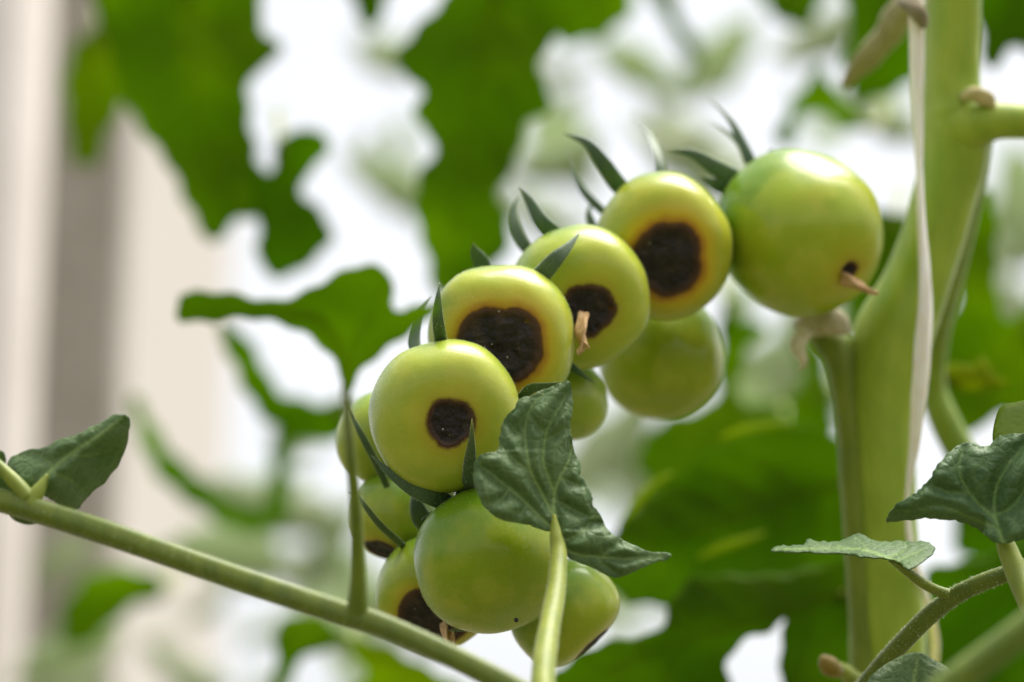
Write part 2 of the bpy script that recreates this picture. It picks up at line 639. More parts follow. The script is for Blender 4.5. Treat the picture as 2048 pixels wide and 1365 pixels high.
# ------------------------------------------------------------------ tomatoes
def make_tomato(label, x, y, d, r, axis, color, yellow=0.0, rot=0.0, hr=0.92, e=0.88, dimple=0.05, stretch=(1, 1, 0), spin=0.0, hairs=0,
                rot_el=0.0, style=None, lobes=0.012):
    c = P(x, y, d)
    R = size(r, d)
    H = R * hr
    A = V(*axis)
    e1 = A.cross(UP)
    if e1.length < 0.2:
        e1 = A.cross(RIGHT)
    e1.normalize()
    e2 = A.cross(e1).normalized()
    ph = random.random() * 6
    pa = [random.random() * 6 for _ in range(6)]
    ratio = min(rot / r, 0.95)
    t0 = math.asin(min(ratio ** (1 / e), 0.99)) if rot else 0.0
    wb = max(t0 * 1.25, 0.25) if not rot or rot < 40 else max(t0 * 1.15, 0.70)

    def edge(phi):
        return t0 * (1 + rot_el * math.cos(2 * phi + pa[0]) + 0.06 * math.sin(3 * phi + pa[1]) + 0.04 * math.sin(5 * phi + pa[2])
                     + 0.018 * math.sin(9 * phi + pa[3]) + 0.006 * math.sin(17 * phi + pa[4]) + 0.004 * math.sin(29 * phi + pa[5]))

    sx, sy, sa = stretch
    seed = Vector((x * 0.37, y * 0.23, r * 0.11))

    def pos(th, phi, off=0.0):
        s, co = math.sin(th), math.cos(th)
        rr = R * (abs(s) ** e) * (1 + lobes * math.cos(4 * phi + ph) * s + 0.012 * math.cos(2 * phi + pa[1]) * s + 0.008 * math.cos(7 * phi + pa[2]) * s * s)
        z = H * math.copysign(abs(co) ** e, co)
        z -= H * dimple * math.exp(-(th / wb) ** 2)
        z += H * 0.16 * math.exp(-((math.pi - th) / 0.33) ** 2)
        rr += off * s
        z += off * co
        u, v = rr * math.cos(phi + spin), rr * math.sin(phi + spin)
        ca, sn = math.cos(sa), math.sin(sa)
        u2, v2 = (u * ca + v * sn) * sx, (-u * sn + v * ca) * sy
        u, v = u2 * ca - v2 * sn, u2 * sn + v2 * ca
        q = c + A * z + e1 * u + e2 * v
        k = (0.030 * mnoise.noise((q - c) * 42 + seed) + 0.012 * mnoise.noise((q - c) * 95 + seed)) * min(1, s * 1.6)
        return q + (q - c) * k

    NT_, NP = 60, 96
    verts, faces, lat, rd = [pos(0, 0, -0.0019 if rot else 0.0)], [], [0.0], [-t0 if rot else 9.0]
    for i in range(1, NT_):
        th = math.pi * i / NT_
        for k in range(NP):
            phi = 2 * math.pi * k / NP
            ed_ = edge(phi) if rot else 0.0
            q_ = min(max((1 - th / ed_) * 3.0, 0), 1) if rot and th < ed_ * 0.99 else 0.0
            verts.append(pos(th, phi, -0.0019 * q_ * q_ * (3 - 2 * q_)))
            lat.append(th / math.pi)
            rd.append(th - edge(phi) if rot else 9.0)
    verts.append(pos(math.pi, 0)); lat.append(1.0); rd.append(9.0)
    last = len(verts) - 1
    for k in range(NP):
        k2 = (k + 1) % NP
        faces.append((0, 1 + k, 1 + k2))
        for i in range(NT_ - 2):
            a = 1 + i * NP
            faces.append((a + k, a + NP + k, a + NP + k2, a + k2))
        a = 1 + (NT_ - 2) * NP
        faces.append((a + k, last, a + k2))
    o = mesh_obj('tomato', verts, faces, M_TOMATO, None, c, attrs={'latitude': lat, 'rot_distance': rd}, color=(*color, yellow))
    tag(o, label, 'tomato', 'tomatoes in the hanging truss')
    if rot:
        NR, NQ = 36, 140
        rv, rf, ed = [pos(0, 0, -0.0008)], [], [0.0]
        for i in range(1, NR + 1):
            f = i / NR
            for k in range(NQ):
                phi = 2 * math.pi * k / NQ
                q = pos(edge(phi) * f * 1.01, phi)
                wr = 0.0009 * mnoise.noise(q * 170) + 0.00045 * mnoise.noise(q * 420) + 0.0002 * mnoise.noise(q * 1000)
                g_ = min(1, (1 - f) * 3.2)
                off = 0.0001 - 0.0009 * g_ * g_ * (3 - 2 * g_) + wr * 1.15 * min(1, (1 - f) * 5) if i < NR else -0.00015
                rv.append(pos(edge(phi) * f * 1.01, phi, off))
                ed.append(f)
        for k in range(NQ):
            k2 = (k + 1) % NQ
            rf.append((0, 1 + k, 1 + k2))
            for i in range(NR - 1):
                a = 1 + i * NQ
                rf.append((a + k, a + NQ + k, a + NQ + k2, a + k2))
        mesh_obj('rotten_patch', rv, rf, M_ROT, o, attrs={'edge': ed})
    if hairs:
        fuzz(o, verts, faces, int(hairs * 0.4), 0.0004, M_HAIR, width=0.00005, lean=0.25)
    # the stalk end: pedicel stub and small hidden sepals hugging the shoulder
    return dict(o=o, c=c, A=A, R=R, H=H, pos=pos, d=d, x=x, y=y)


def sepal(tm, path, w, flat=0.32, roll=0.0, hairs=0, mat=None):
    """path rows x, y, d along the sepal from its base to its tip"""
    n = len(path)
    prof = []
    for i, (x, y, d) in enumerate(path):
        t = i / (n - 1)
        prof.append((x, y, d, max(w / 2 * (0.85 + 0.5 * t * (1 - t) * 2) * (1 - t ** 2.2), 0.6)))
    v, f = tube_data(prof, n=10, seg=12, flat=flat, roll=roll, keel=0.4)
    o = mesh_obj('sepal', v, f, mat or M_SEPAL, tm['o'])
    if hairs:
        fuzz(o, v, f, hairs, 0.0006, M_HAIR)
    return o


def hidden_sepals(tm, n=5, ln=0.75):
    ph = random.random() * 6
    for k in range(n):
        phi = ph + 2 * math.pi * k / n
        verts, faces = [], []
        m = 10
        L = ln * (0.85 + 0.3 * random.random())
        for i in range(m + 1):
            t = i / m
            th = math.pi - 0.10 - L * t
            w = 0.17 * (1 - t ** 1.8) + 0.004
            for j, s in enumerate((-1, 0, 1)):
                sn = max(math.sin(th), 0.25)
                verts.append(tm['pos'](th, phi + s * w / sn, 0.0008 + 0.0012 * t * t + (0.0005 if j == 1 else 0)))
        for i in range(m):
            for j in range(2):
                a = i * 3 + j
                faces.append((a, a + 1, a + 4, a + 3))
        mesh_obj('sepal', verts, faces, M_SEPAL, tm['o'], thick=0.0006)


GREEN = (0.36, 0.45, 0.055)
LIME = (0.42, 0.50, 0.075)
T = {}
T['E'] = make_tomato('front light green tomato with small round rotten spot beside the grey-green leaf', 890, 832, 2.5, 151, (0.13, -0.10, 0.98),
                     (0.46, 0.52, 0.055), 0.30, rot=45, hr=0.84, e=0.82, dimple=0.17, hairs=15000)
T['D'] = make_tomato('light green tomato with large black rotten end ringed in orange, above the small-spotted one', 1003, 680, 5.5, 151,
                     (-0.02, -0.10, 0.98), (0.46, 0.50, 0.040), 0.85, rot=79, hr=0.82, e=0.82, dimple=0.18, rot_el=0.08, hairs=13000)
T['C'] = make_tomato('light green tomato whose dark rotten end carries a dried tan flower tip', 1160, 594, 8.5, 141, (0.14, -0.27, 0.95),
                     (0.43, 0.50, 0.035), 0.25, rot=51, hr=0.88, e=0.84, dimple=0.18, hairs=9000)
T['B'] = make_tomato('yellowing tomato with a big black rotten end, left of the topmost plain green one', 1328, 493, 11.5, 141, (0.02, -0.28, 0.95),
                     (0.46, 0.46, 0.020), 1.0, rot=69, hr=0.88, e=0.85, dimple=0.15, stretch=(0.97, 1.04, 0), hairs=5000)
T['A'] = make_tomato('plain yellow-green tomato at the top right, tan dried flower tip pointing right', 1597, 466, 13.5, 160,
                     (0.52, -0.47, 0.71), (0.40, 0.48, 0.018), 0.3, rot=15, hr=1.08, dimple=0.03, e=0.92, hairs=5000)
T['F'] = make_tomato('green tomato without any rot, at the bottom front beside the grey-green leaf', 982, 1118, 2.2, 151, (0.30, -0.80, 0.52),
                     (0.27, 0.36, 0.005), 0.0, hr=0.93, dimple=0.03, hairs=15000, stretch=(1.03, 1.0, 0))
T['G'] = make_tomato('blurred plain green tomato hanging behind and below the yellowing one', 1322, 712, 16.5, 126, (0.05, -0.80, 0.60),
                     (0.36, 0.42, 0.015), 0.0, hr=0.98)
T['H'] = make_tomato('small sliver of green tomato showing right of the leaf tip, below the tan flower tip', 1132, 802, 11.0, 82, (0.1, -0.8, 0.5),
                     (0.36, 0.45, 0.05), 0.0)
T['I'] = make_tomato('pale green tomato half hidden at the left edge, behind the thin upright stalk', 766, 878, 9.5, 94, (-0.2, -0.6, 0.7),
                     (0.38, 0.46, 0.05), 0.0)
T['J'] = make_tomato('small green tomato with a brownish underside, crossed by a thin sepal at the left', 788, 1036, 8.5, 89, (-0.30, -0.80, 0.45),
                     (0.38, 0.44, 0.04), 0.35, rot=36)
T['K'] = make_tomato('green tomato at the bottom left with a wide black rotten base and tan flower remains', 870, 1188, 6.5, 119, (0.0, -0.55, 0.83),
                     (0.33, 0.41, 0.014), 0.35, rot=75, hr=0.86, rot_el=0.05, dimple=0.16, hairs=7000)
T['L'] = make_tomato('green tomato at the bottom right, its lower right side bearing a narrow dark scar', 1130, 1226, 6.0, 113, (0.66, -0.72, 0.16),
                     (0.38, 0.44, 0.016), 0.25, rot=44, hr=0.84, e=0.80, dimple=0.12, hairs=6000)
for k, tm in T.items():
    hidden_sepals(tm, 5, 0.55)

# sepals that show in the photograph
sepal(T['E'], [(882, 712, 4.0), (881, 680, 2.6), (876, 640, 2.0), (876, 600, 2.0), (879, 566, 2.3)], 27, hairs=160)
sepal(T['E'], [(835, 705, 5.0), (828, 680, 5.4), (838, 630, 6.0), (864, 590, 6.6)], 26)
sepal(T['E'], [(1040, 800, 3.2), (1062, 778, 2.6), (1095, 772, 2.2), (1136, 764, 2.0)], 22, hairs=60)
sepal(T['D'], [(975, 560, 8.5), (965, 530, 8.5), (950, 505, 8.2), (946, 486, 8.0)], 36, roll=0.3)
sepal(T['D'], [(1055, 580, 6.2), (1078, 556, 5.6), (1110, 520, 5.4), (1135, 495, 5.7), (1160, 466, 6.4)], 38, hairs=160)
sepal(T['D'], [(1120, 715, 6.8), (1145, 735, 6.4), (1165, 750, 6.2), (1190, 767, 6.0)], 16)
sepal(T['C'], [(1130, 480, 10.5), (1105, 465, 10.2), (1080, 440, 10.0), (1058, 400, 10.2), (1038, 374, 10.5)], 36)
sepal(T['C'], [(1065, 510, 11.5), (1045, 485, 11.6), (1030, 450, 12), (1028, 415, 12.6), (1040, 390, 13)], 26, flat=0.2)
sepal(T['B'], [(1265, 395, 13.0), (1235, 368, 12.6), (1205, 325, 12.2), (1172, 285, 12.2), (1126, 267, 12.6)], 36)
sepal(T['B'], [(1320, 375, 14.0), (1322, 340, 14.2), (1312, 300, 15), (1295, 265, 16.5), (1262, 238, 18)], 28, roll=0.4)
sepal(T['B'], [(1215, 430, 14.0), (1190, 408, 14.2), (1165, 380, 14.6), (1148, 345, 15.2), (1138, 308, 16)], 18)
sepal(T['B'], [(1195, 470, 14.0), (1183, 445, 14.2), (1178, 425, 14.4), (1184, 400, 14.8)], 18)
sepal(T['A'], [(1505, 372, 15.5), (1480, 362, 14.4), (1430, 335, 13.4), (1385, 308, 13.0), (1333, 300, 13.0)], 40)
sepal(T['A'], [(1505, 395, 15.0), (1470, 378, 14.2), (1430, 368, 13.6), (1400, 352, 13.8)], 42)
sepal(T['A'], [(1520, 350, 15.8), (1502, 325, 15.8), (1485, 288, 16.2), (1460, 240, 17), (1418, 198, 18.5)], 24)
sepal(T['A'], [(1512, 340, 16.2), (1490, 300, 16.6), (1465, 272, 17.4), (1420, 243, 19)], 18)
sepal(T['F'], [(935, 985, 2.4), (938, 962, 1.2), (940, 925, 0.2), (943, 885, -0.4), (944, 838, -0.7)], 30, hairs=200)
sepal(T['F'], [(905, 1010, 2.6), (870, 996, 1.9), (828, 978, 1.6), (785, 950, 1.6), (742, 911, 1.9)], 38, flat=0.45, hairs=420)
sepal(T['F'], [(860, 1060, 5.0), (842, 1035, 4.6), (832, 1005, 4.6), (828, 975, 5)], 40)
sepal(T['I'], [(775, 975, 7.0), (752, 925, 6.4), (722, 868, 6.2), (702, 830, 6.4), (690, 800, 6.6)], 16)
sepal(T['K'], [(812, 1098, 6.4), (795, 1082, 5.4), (760, 1050, 4.6), (730, 1012, 4.4), (715, 992, 4.6), (696, 984, 5.0)], 15, hairs=50)
sepal(T['K'], [(1000, 1252, 4.0), (965, 1250, 2.8), (930, 1258, 2.4), (896, 1262, 2.6)], 20, hairs=50)


def dried_tip(tm, path, parent=None):
    v, f = tube_data(path, n=8, seg=18, rib=0.26, ribs=3, noise=0.28, twist=0.07, flat=0.7)
    return mesh_obj('dried_flower_tip', v, f, M_DRY, tm['o'])


dried_tip(T['C'], [(1167, 628, 6.0, 9), (1165, 645, 5.4, 11), (1163, 668, 5.0, 12), (1166, 690, 4.8, 9), (1159, 705, 4.7, 7), (1160, 708, 4.7, 2)])
dried_tip(T['C'], [(1164, 684, 4.8, 6), (1172, 692, 4.7, 6), (1178, 697, 4.8, 2)])
dried_tip(T['A'], [(1676, 548, 11.4, 10), (1697, 560, 10.8, 12), (1718, 572, 10.5, 11), (1740, 583, 10.4, 8), (1756, 586, 10.5, 4)])
dried_tip(T['K'], [(886, 1246, 4.2, 5), (891, 1262, 3.6, 9), (895, 1280, 3.2, 6), (897, 1300, 3.1, 4)])
dried_tip(T['K'], [(902, 1262, 3.6, 5), (906, 1280, 3.2, 6), (908, 1300, 3.1, 4)])
v, f = tube_data([(1031, 1239, -0.1, 3), (1033, 1241, -0.25, 5), (1035, 1243, -0.2, 2)], n=4, seg=8)
mesh_obj('blossom_scar', v, f, M_ROT, T['F']['o'])

# ------------------------------------------------------------------ the plant that bears the truss
plant = empty('tomato_plant', Vector((P(1770, 682, 16).x, P(1770, 682, 16).y, 0)))
tag(plant, 'tall thick yellow-green tomato stem at the right, tied to a pale twine', 'plant')
stem_path = [(1912, -60, 17, 54), (1908, 60, 17, 54), (1905, 170, 17, 57), (1912, 225, 17, 68), (1910, 290, 17, 70), (1888, 400, 17, 64),
             (1842, 550, 17, 66), (1786, 680, 17, 80), (1766, 800, 17, 72), (1764, 950, 17, 70), (1768, 1100, 17, 72), (1775, 1250, 17, 76), (1780, 1420, 17, 76)]
v, f = tube_data(stem_path, n=12, seg=28, rib=0.03, ribs=5, noise=0.02)
stem = mesh_obj('stem', v, f, M_STEM, plant)
fuzz(stem, v, f, 2500, 0.0008, M_HAIR)
tube('side_branch', [(1890, 275, 17, 30), (1925, 258, 16.4, 52), (1965, 246, 16.0, 46), (2010, 242, 15.8, 37), (2110, 242, 15.4, 35)], M_STEM, plant, n=8, noise=0.04)
tube('leaf_scar', [(1925, 195, 15.6, 8), (1950, 188, 15.2, 16), (1975, 200, 15.2, 15), (1988, 216, 15.4, 6)], M_KNUCKLE, plant, n=6, noise=0.15, color=(0.75, 0.7, 0.4, 1))
tube('side_shoot', [(1955, 270, 18, 34), (1932, 400, 20, 34), (1898, 550, 23, 32), (1872, 680, 27, 26), (1866, 770, 28, 26), (1888, 840, 28, 30), (1930, 920, 28, 32)],
     M_STEM, plant, n=8, color=(0.7, 0.75, 0.7, 1))
truss = [(1730, 1370, 16, 27), (1722, 1200, 16.2, 26), (1708, 1000, 16.4, 26), (1697, 820, 16.6, 28), (1682, 715, 16.8, 36), (1648, 670, 17.2, 32),
         (1570, 560, 18.5, 22), (1440, 500, 19, 20), (1310, 540, 18, 18), (1190, 640, 16, 16), (1070, 740, 13, 15), (960, 850, 11, 14), (900, 980, 9.5, 13), (900, 1090, 8.6, 11)]
v, f = tube_data(truss, n=10, seg=16, noise=0.03)
trs = mesh_obj('truss_stem', v, f, M_STALK, plant, color=(0.8, 0.85, 0.5, 1))
fuzz(trs, v, f, 1500, 0.0008, M_HAIR)
tube('truss_knuckle', [(1595, 650, 16.5, 12), (1620, 645, 15.8, 24), (1655, 642, 15.4, 32), (1682, 652, 15.6, 22), (1692, 662, 16, 10)], M_KNUCKLE, plant, n=8, noise=0.14, color=(0.7, 0.68, 0.6, 1))
tube('dry_bract', [(1615, 660, 14.5, 14), (1595, 690, 14.6, 16), (1608, 725, 14.8, 8), (1600, 740, 15, 2)], M_KNUCKLE, plant, n=6, flat=0.4)
tc = catmull(truss, 10)
for k, tm in T.items():
    st = tm['pos'](math.pi, 0)
    best = min(tc, key=lambda r: (P(r[0], r[1], r[2]) - st).length)
    q = P(best[0], best[1], best[2])
    # a bent pedicel from the truss to the fruit
    mid = (q + st) / 2 - tm['A'] * 0.006
    pts = [q, q.lerp(mid, 0.5), mid, mid.lerp(st, 0.6), st + tm['A'] * 0.004]
    verts, faces = [], []
    for i, p in enumerate(pts):
        tdir = (pts[min(i + 1, 4)] - pts[max(i - 1, 0)]).normalized()
        r1 = tdir.cross(UP).normalized()
        r2 = tdir.cross(r1)
        rad = 0.0021 * (1.35 if i == 2 else 1)
        for j in range(10):
            a = 2 * math.pi * j / 10
            verts.append(p + r1 * rad * math.cos(a) + r2 * rad * math.sin(a))
    for i in range(4):
        for j in range(10):
            j2 = (j + 1) % 10
            faces.append((i * 10 + j, i * 10 + j2, i * 10 + 10 + j2, i * 10 + 10 + j))
    mesh_obj('pedicel', verts, faces, M_STALK, trs)
# small shoot and its bud at the foot of the visible stem
tube('side_shoot', [(1735, 1400, 14, 34), (1715, 1370, 13.2, 22), (1690, 1345, 12.4, 16), (1668, 1335, 12, 14)], M_STALK, plant, n=6)
tube('bud', [(1680, 1345, 12, 12), (1662, 1335, 11.8, 20), (1650, 1322, 11.8, 16), (1643, 1312, 11.9, 4)], M_STALK, plant, n=6, color=(1.0, 0.55, 0.4, 1))

tw = empty('support_twine', P(1838, -80, 14.4))
tag(tw, 'pale flat twine running down in front of the thick stem', 'twine')
tpath = [(1832, -80, 14.2, 15), (1834, 100, 14.0, 16), (1836, 260, 13.6, 15), (1842, 420, 12.6, 17), (1850, 560, 12.2, 18), (1846, 690, 12.2, 17), (1838, 800, 12.2, 15),
         (1828, 900, 12.4, 13), (1815, 1000, 12.9, 11), (1822, 1100, 14.0, 10), (1850, 1200, 17, 10), (1870, 1300, 20, 9), (1850, 1420, 22, 9)]
tube('twine_strand', tpath, M_TWINE, tw, n=10, seg=12, flat=0.45, noise=0.10, rib=0.14, ribs=4, twist=0.06)
tube('frayed_knot', [(1800, -10, 14.8, 10), (1818, 8, 13.9, 17), (1836, 26, 13.5, 18), (1848, 55, 13.7, 8)], M_KNUCKLE, tw, n=6, noise=0.2, color=(0.36, 0.33, 0.24, 1))

dry = empty('dry_stalk', P(1690, 170, 26))
tag(dry, 'withered tan leaf stalk, blurred, left of the twine at the top', 'stalk')
tube('stalk', [(1690, 170, 27, 10), (1720, 130, 26, 22), (1765, 85, 25, 26), (1795, 40, 24, 30), (1830, -10, 23, 26)], M_KNUCKLE, dry, n=8, noise=0.15, color=(0.5, 0.5, 0.27, 1))

# ------------------------------------------------------------------ foreground leaf with three leaflets
fl = empty('tomato_leaf', P(1000, 1365, -10))
tag(fl, 'long green leaf stalk slanting across the foreground, carrying the sharp grey-green leaflet', 'leaf')
dpath = [(-60, 985, -3.5, 23), (60, 1018, -4, 24), (200, 1062, -4.8, 25), (350, 1114, -5.8, 24), (520, 1172, -6.8, 24), (680, 1226, -7.8, 25), (760, 1250, -8.3, 24),
         (880, 1302, -9, 23), (1000, 1362, -9.6, 24), (1120, 1430, -10, 26)]
v, f = tube_data(dpath, n=14, seg=24, rib=0.05, ribs=4)
fst = mesh_obj('leaf_stalk', v, f, M_STALK, fl, color=(0.55, 0.62, 0.22, 1))
fuzz(fst, v, f, 1800, 0.0007, M_HAIR)

# the sharp leaflet before the fruit
out_M = [(1112, 1070), (1085, 1060), (1050, 1049), (1010, 1042), (975, 1022), (955, 988), (946, 950), (952, 920), (972, 906), (994, 902), (1000, 870), (1006, 845), (1014, 830),
         (1030, 818), (1038, 798), (1062, 792), (1080, 782), (1100, 776), (1122, 766), (1138, 762), (1144, 790), (1145, 820), (1141, 852), (1144, 880), (1152, 912), (1160, 925), (1162, 950),
         (1175, 972), (1184, 992), (1185, 1008), (1200, 1030), (1213, 1058), (1240, 1078), (1270, 1092), (1305, 1104), (1338, 1106), (1338, 1118), (1310, 1126), (1280, 1138), (1248, 1153),
         (1225, 1154), (1200, 1144), (1170, 1130), (1140, 1118), (1124, 1096)]
vein_M = [([(1112, 1075), (1108, 1030), (1109, 985), (1120, 955), (1136, 925), (1144, 890)], 1.0),
          ([(1108, 985), (1088, 930), (1088, 890), (1098, 850), (1118, 815), (1132, 790)], 0.75),
          ([(1106, 1030), (1082, 985), (1062, 945), (1053, 900), (1050, 860), (1062, 815), (1088, 786)], 0.8),
          ([(1110, 1062), (1080, 1035), (1045, 1000), (1015, 975), (985, 950), (965, 935)], 0.75),
          ([(1062, 945), (1035, 925), (1012, 905), (1000, 890)], 0.5),
          ([(1020, 978), (1000, 1000), (975, 1010)], 0.45),
          ([(1055, 1010), (1040, 1030)], 0.35),
          ([(1120, 955), (1140, 965), (1158, 970)], 0.45),
          ([(1112, 1000), (1145, 1020), (1180, 1035), (1200, 1045)], 0.4),
          ([(1116, 1085), (1145, 1075), (1175, 1052), (1190, 1025)], 0.6),
          ([(1120, 1095), (1160, 1110), (1210, 1115), (1260, 1118), (1325, 1112)], 0.75),
          ([(1200, 1115), (1225, 1095), (1240, 1085)], 0.4),
          ([(1190, 1114), (1215, 1135), (1230, 1148)], 0.4),
          ([(1053, 880), (1030, 860), (1018, 845)], 0.4),
          ([(1092, 870), (1070, 845), (1062, 830)], 0.35),
          ([(1092, 880), (1120, 865), (1138, 850)], 0.35)]


def dep_M(x, y):
    d = -1.5 + (y - 950) * -0.0050                       # the stalk end comes forward
    # the blade is folded along the midrib: the left half faces up-left, the right half turns away
    mid = 1110 + max(0, 985 - y) * 0.17
    s = x - mid
    d += 0.006 * max(0, s) if y < 1060 else 0
    d += -0.0045 * max(0, -s) * (0.6 if y < 900 else 1.0)
    if y > 1040:
        d += 0.004 * max(0, x - 1150)
    d += 0.10 * math.sin(x * 0.035 + y * 0.02) + 0.06 * math.sin(y * 0.055 - x * 0.02)
    e = max(0, 960 - x) / 20
    return d + 0.12 * e


lm, v, f = blade('leaflet', out_M, dep_M, vein_M, M_LEAF, fl, h=4.0, step=4, pucker=0.30, vw=3.2, crinkle=0.03, teeth=0.8)
lm['label'] = 'sharp grey-green leaflet with pale veins'
fuzz(lm, v, f, 1500, 0.0005, M_HAIR)
v, f = tube_data([(1108, 1030, -2.1, 4), (1112, 1072, -2.4, 13), (1117, 1110, -2.8, 17), (1112, 1180, -4.2, 20), (1098, 1260, -6.2, 22), (1088, 1330, -8, 24), (1084, 1430, -10, 26)], n=12, seg=16)
pt = mesh_obj('petiole', v, f, M_STALK, lm, color=(1.15, 1.1, 1.0, 1))
fuzz(pt, v, f, 700, 0.0006, M_HAIR)

# left leaflet
out_LL = [(20, 950), (14, 930), (28, 912), (60, 900), (95, 893), (120, 880), (150, 872), (180, 856), (205, 845), (222, 832), (246, 828), (259, 842), (254, 885), (240, 925), (215, 958), (185, 985), (165, 1005), (150, 1020),
          (125, 1012), (100, 998), (82, 985), (60, 978), (40, 968)]
vein_LL = [([(70, 985), (95, 950), (140, 910), (200, 870), (245, 835)], 1.0), ([(110, 938), (85, 915), (60, 905)], 0.5), ([(140, 910), (180, 910), (225, 900)], 0.5),
           ([(105, 945), (140, 960), (170, 985)], 0.5), ([(165, 893), (150, 878)], 0.4)]


def dep_LL(x, y):
    mid = 985 - (x - 70) * 0.85
    s = y - mid
    return -3.6 + (0.016 * max(0, s)) + 0.010 * max(0, -s) + 0.18 * math.sin(x * 0.04) + 0.08 * math.sin(y * 0.07)


ll, v, f = blade('leaflet', out_LL, dep_LL, vein_LL, M_LEAF, fl, h=5, step=4, pucker=0.22, vw=4, crinkle=0.03, teeth=1.2)
fuzz(ll, v, f, 900, 0.0005, M_HAIR)
tube('petiole', [(96, 950, -3.7, 5), (78, 980, -3.9, 14), (66, 1000, -4.0, 18), (62, 1016, -4.1, 18)], M_STALK, ll, n=6)
tube('petiole', [(-30, 905, -3.4, 9), (0, 935, -3.6, 12), (30, 965, -3.8, 15), (60, 1000, -4.0, 18)], M_STALK, ll, n=6)
l0, v, f = blade('leaflet', [(-60, 990), (-40, 920), (-20, 905), (4, 902), (12, 920), (8, 940), (14, 960), (40, 990), (30, 1000), (-10, 1000)],
                 lambda x, y: -3.0 + 0.006 * (y - 950), [], M_LEAF, fl, h=8)
b0, v, f = blade('leaflet', [(20, 1030), (60, 1040), (100, 1035), (80, 1046), (55, 1050), (30, 1042)], lambda x, y: -3.2, [], M_LEAF, fl, h=6)

# blurred leaflet held up in front on the thin upright stalk
out_BF = [(358, 590), (356, 640), (420, 642), (490, 638), (560, 648), (615, 668), (655, 705), (680, 750), (692, 798), (708, 760), (735, 728), (775, 700), (820, 668), (860, 632), (885, 606), (915, 596),
          (880, 600), (830, 612), (798, 622), (782, 605), (784, 560), (770, 540), (740, 528), (705, 532), (668, 552), (630, 575), (590, 592), (540, 600), (480, 590), (420, 585)]
vein_BF = [([(692, 800), (690, 730), (660, 650), (600, 620), (370, 615)], 1.0), ([(692, 740), (720, 660), (760, 560)], 0.7), ([(695, 740), (780, 670), (880, 605)], 0.6)]


def dep_BF(x, y):
    return -17.5 + (y - 650) * 0.010 - 0.006 * abs(x - 690) * 0.6 + 0.5 * math.sin(x * 0.012)


bf, v, f = blade('leaflet', out_BF, dep_BF, vein_BF, M_BACKLEAF, fl, h=9, step=5, serrate=3.5, pucker=0.15, vw=5, color=(1.0, 0.95, 1.3, 1))
bf['label'] = 'blurred bright green leaflet on a thin upright stalk'
v, f = tube_data([(690, 740, -15.8, 5), (692, 800, -14.6, 9), (700, 900, -11, 10), (710, 1000, -10, 12), (715, 1100, -9, 14), (716, 1180, -8.4, 18), (716, 1235, -8.0, 26)], n=10, seg=14)
pp = mesh_obj('petiole', v, f, M_STALK, bf, color=(0.62, 0.72, 0.45, 1))

# ------------------------------------------------------------------ right-hand leaf
rl = empty('tomato_leaf', P(1765, 1365, 4))
tag(rl, 'leaf at the lower right with dark leaflets on a slanting fuzzy stalk', 'leaf')
v, f = tube_data([(1690, 1420, 6, 20), (1765, 1330, 4.6, 20), (1810, 1280, 3.6, 20), (1858, 1232, 2.8, 20), (1910, 1192, 2.0, 19), (1965, 1165, 1.2, 18), (2025, 1143, 0.4, 17), (2110, 1110, -0.6, 16)], n=12, seg=18, rib=0.05, ribs=4)
rs = mesh_obj('leaf_stalk', v, f, M_STALK, rl, color=(0.55, 0.62, 0.5, 1))
fuzz(rs, v, f, 1400, 0.0007, M_HAIR)
out_R1 = [(1543, 1101), (1556, 1093), (1580, 1092), (1606, 1090), (1616, 1080), (1640, 1085), (1672, 1084), (1692, 1078), (1708, 1069), (1724, 1070), (1742, 1079), (1764, 1084), (1800, 1084), (1835, 1084), (1858, 1087),
          (1870, 1098), (1862, 1112), (1845, 1124), (1822, 1140), (1808, 1134), (1795, 1124), (1760, 1118), (1720, 1114), (1680, 1108), (1640, 1108), (1600, 1105), (1565, 1105)]
vein_R1 = [([(1792, 1124), (1740, 1104), (1690, 1098), (1620, 1098), (1548, 1101)], 1.0), ([(1740, 1104), (1725, 1088), (1708, 1075)], 0.6), ([(1775, 1115), (1805, 1105), (1812, 1092)], 0.6),
           ([(1795, 1122), (1830, 1108), (1855, 1095)], 0.6), ([(1690, 1098), (1670, 1090)], 0.5)]


def dep_R1(x, y):
    return 2.2 - (y - 1100) * 0.055 + 0.10 * math.sin(x * 0.05) - 0.002 * (x - 1700)


r1, v, f = blade('leaflet', out_R1, dep_R1, vein_R1, M_LEAF, rl, h=4, step=4, pucker=0.25, vw=2.4, crinkle=0.06, teeth=1.0, color=(0.8, 0.9, 0.7, 1))
r1['label'] = 'narrow grey-green leaflet seen nearly edge-on'
fuzz(r1, v, f, 400, 0.0006, M_HAIR)
v, f = tube_data([(1780, 1120, 1.4, 5), (1800, 1133, 1.2, 8), (1840, 1163, 1.4, 10), (1875, 1182, 1.8, 11), (1905, 1192, 2.0, 13)], n=8, seg=12)
p1 = mesh_obj('petiole', v, f, M_STALK, r1, color=(0.75, 0.8, 0.7, 1))
fuzz(p1, v, f, 200, 0.0006, M_HAIR)
out_R2 = [(2008, 1088), (1985, 1082), (1960, 1062), (1930, 1046), (1890, 1040), (1850, 1036), (1815, 1040), (1775, 1044), (1780, 1025), (1795, 1006), (1825, 990), (1848, 972), (1866, 945), (1888, 915), (1915, 892),
          (1938, 884), (1962, 892), (1980, 892), (2000, 872), (2040, 868), (2100, 860), (2120, 980), (2100, 1060), (2050, 1078)]
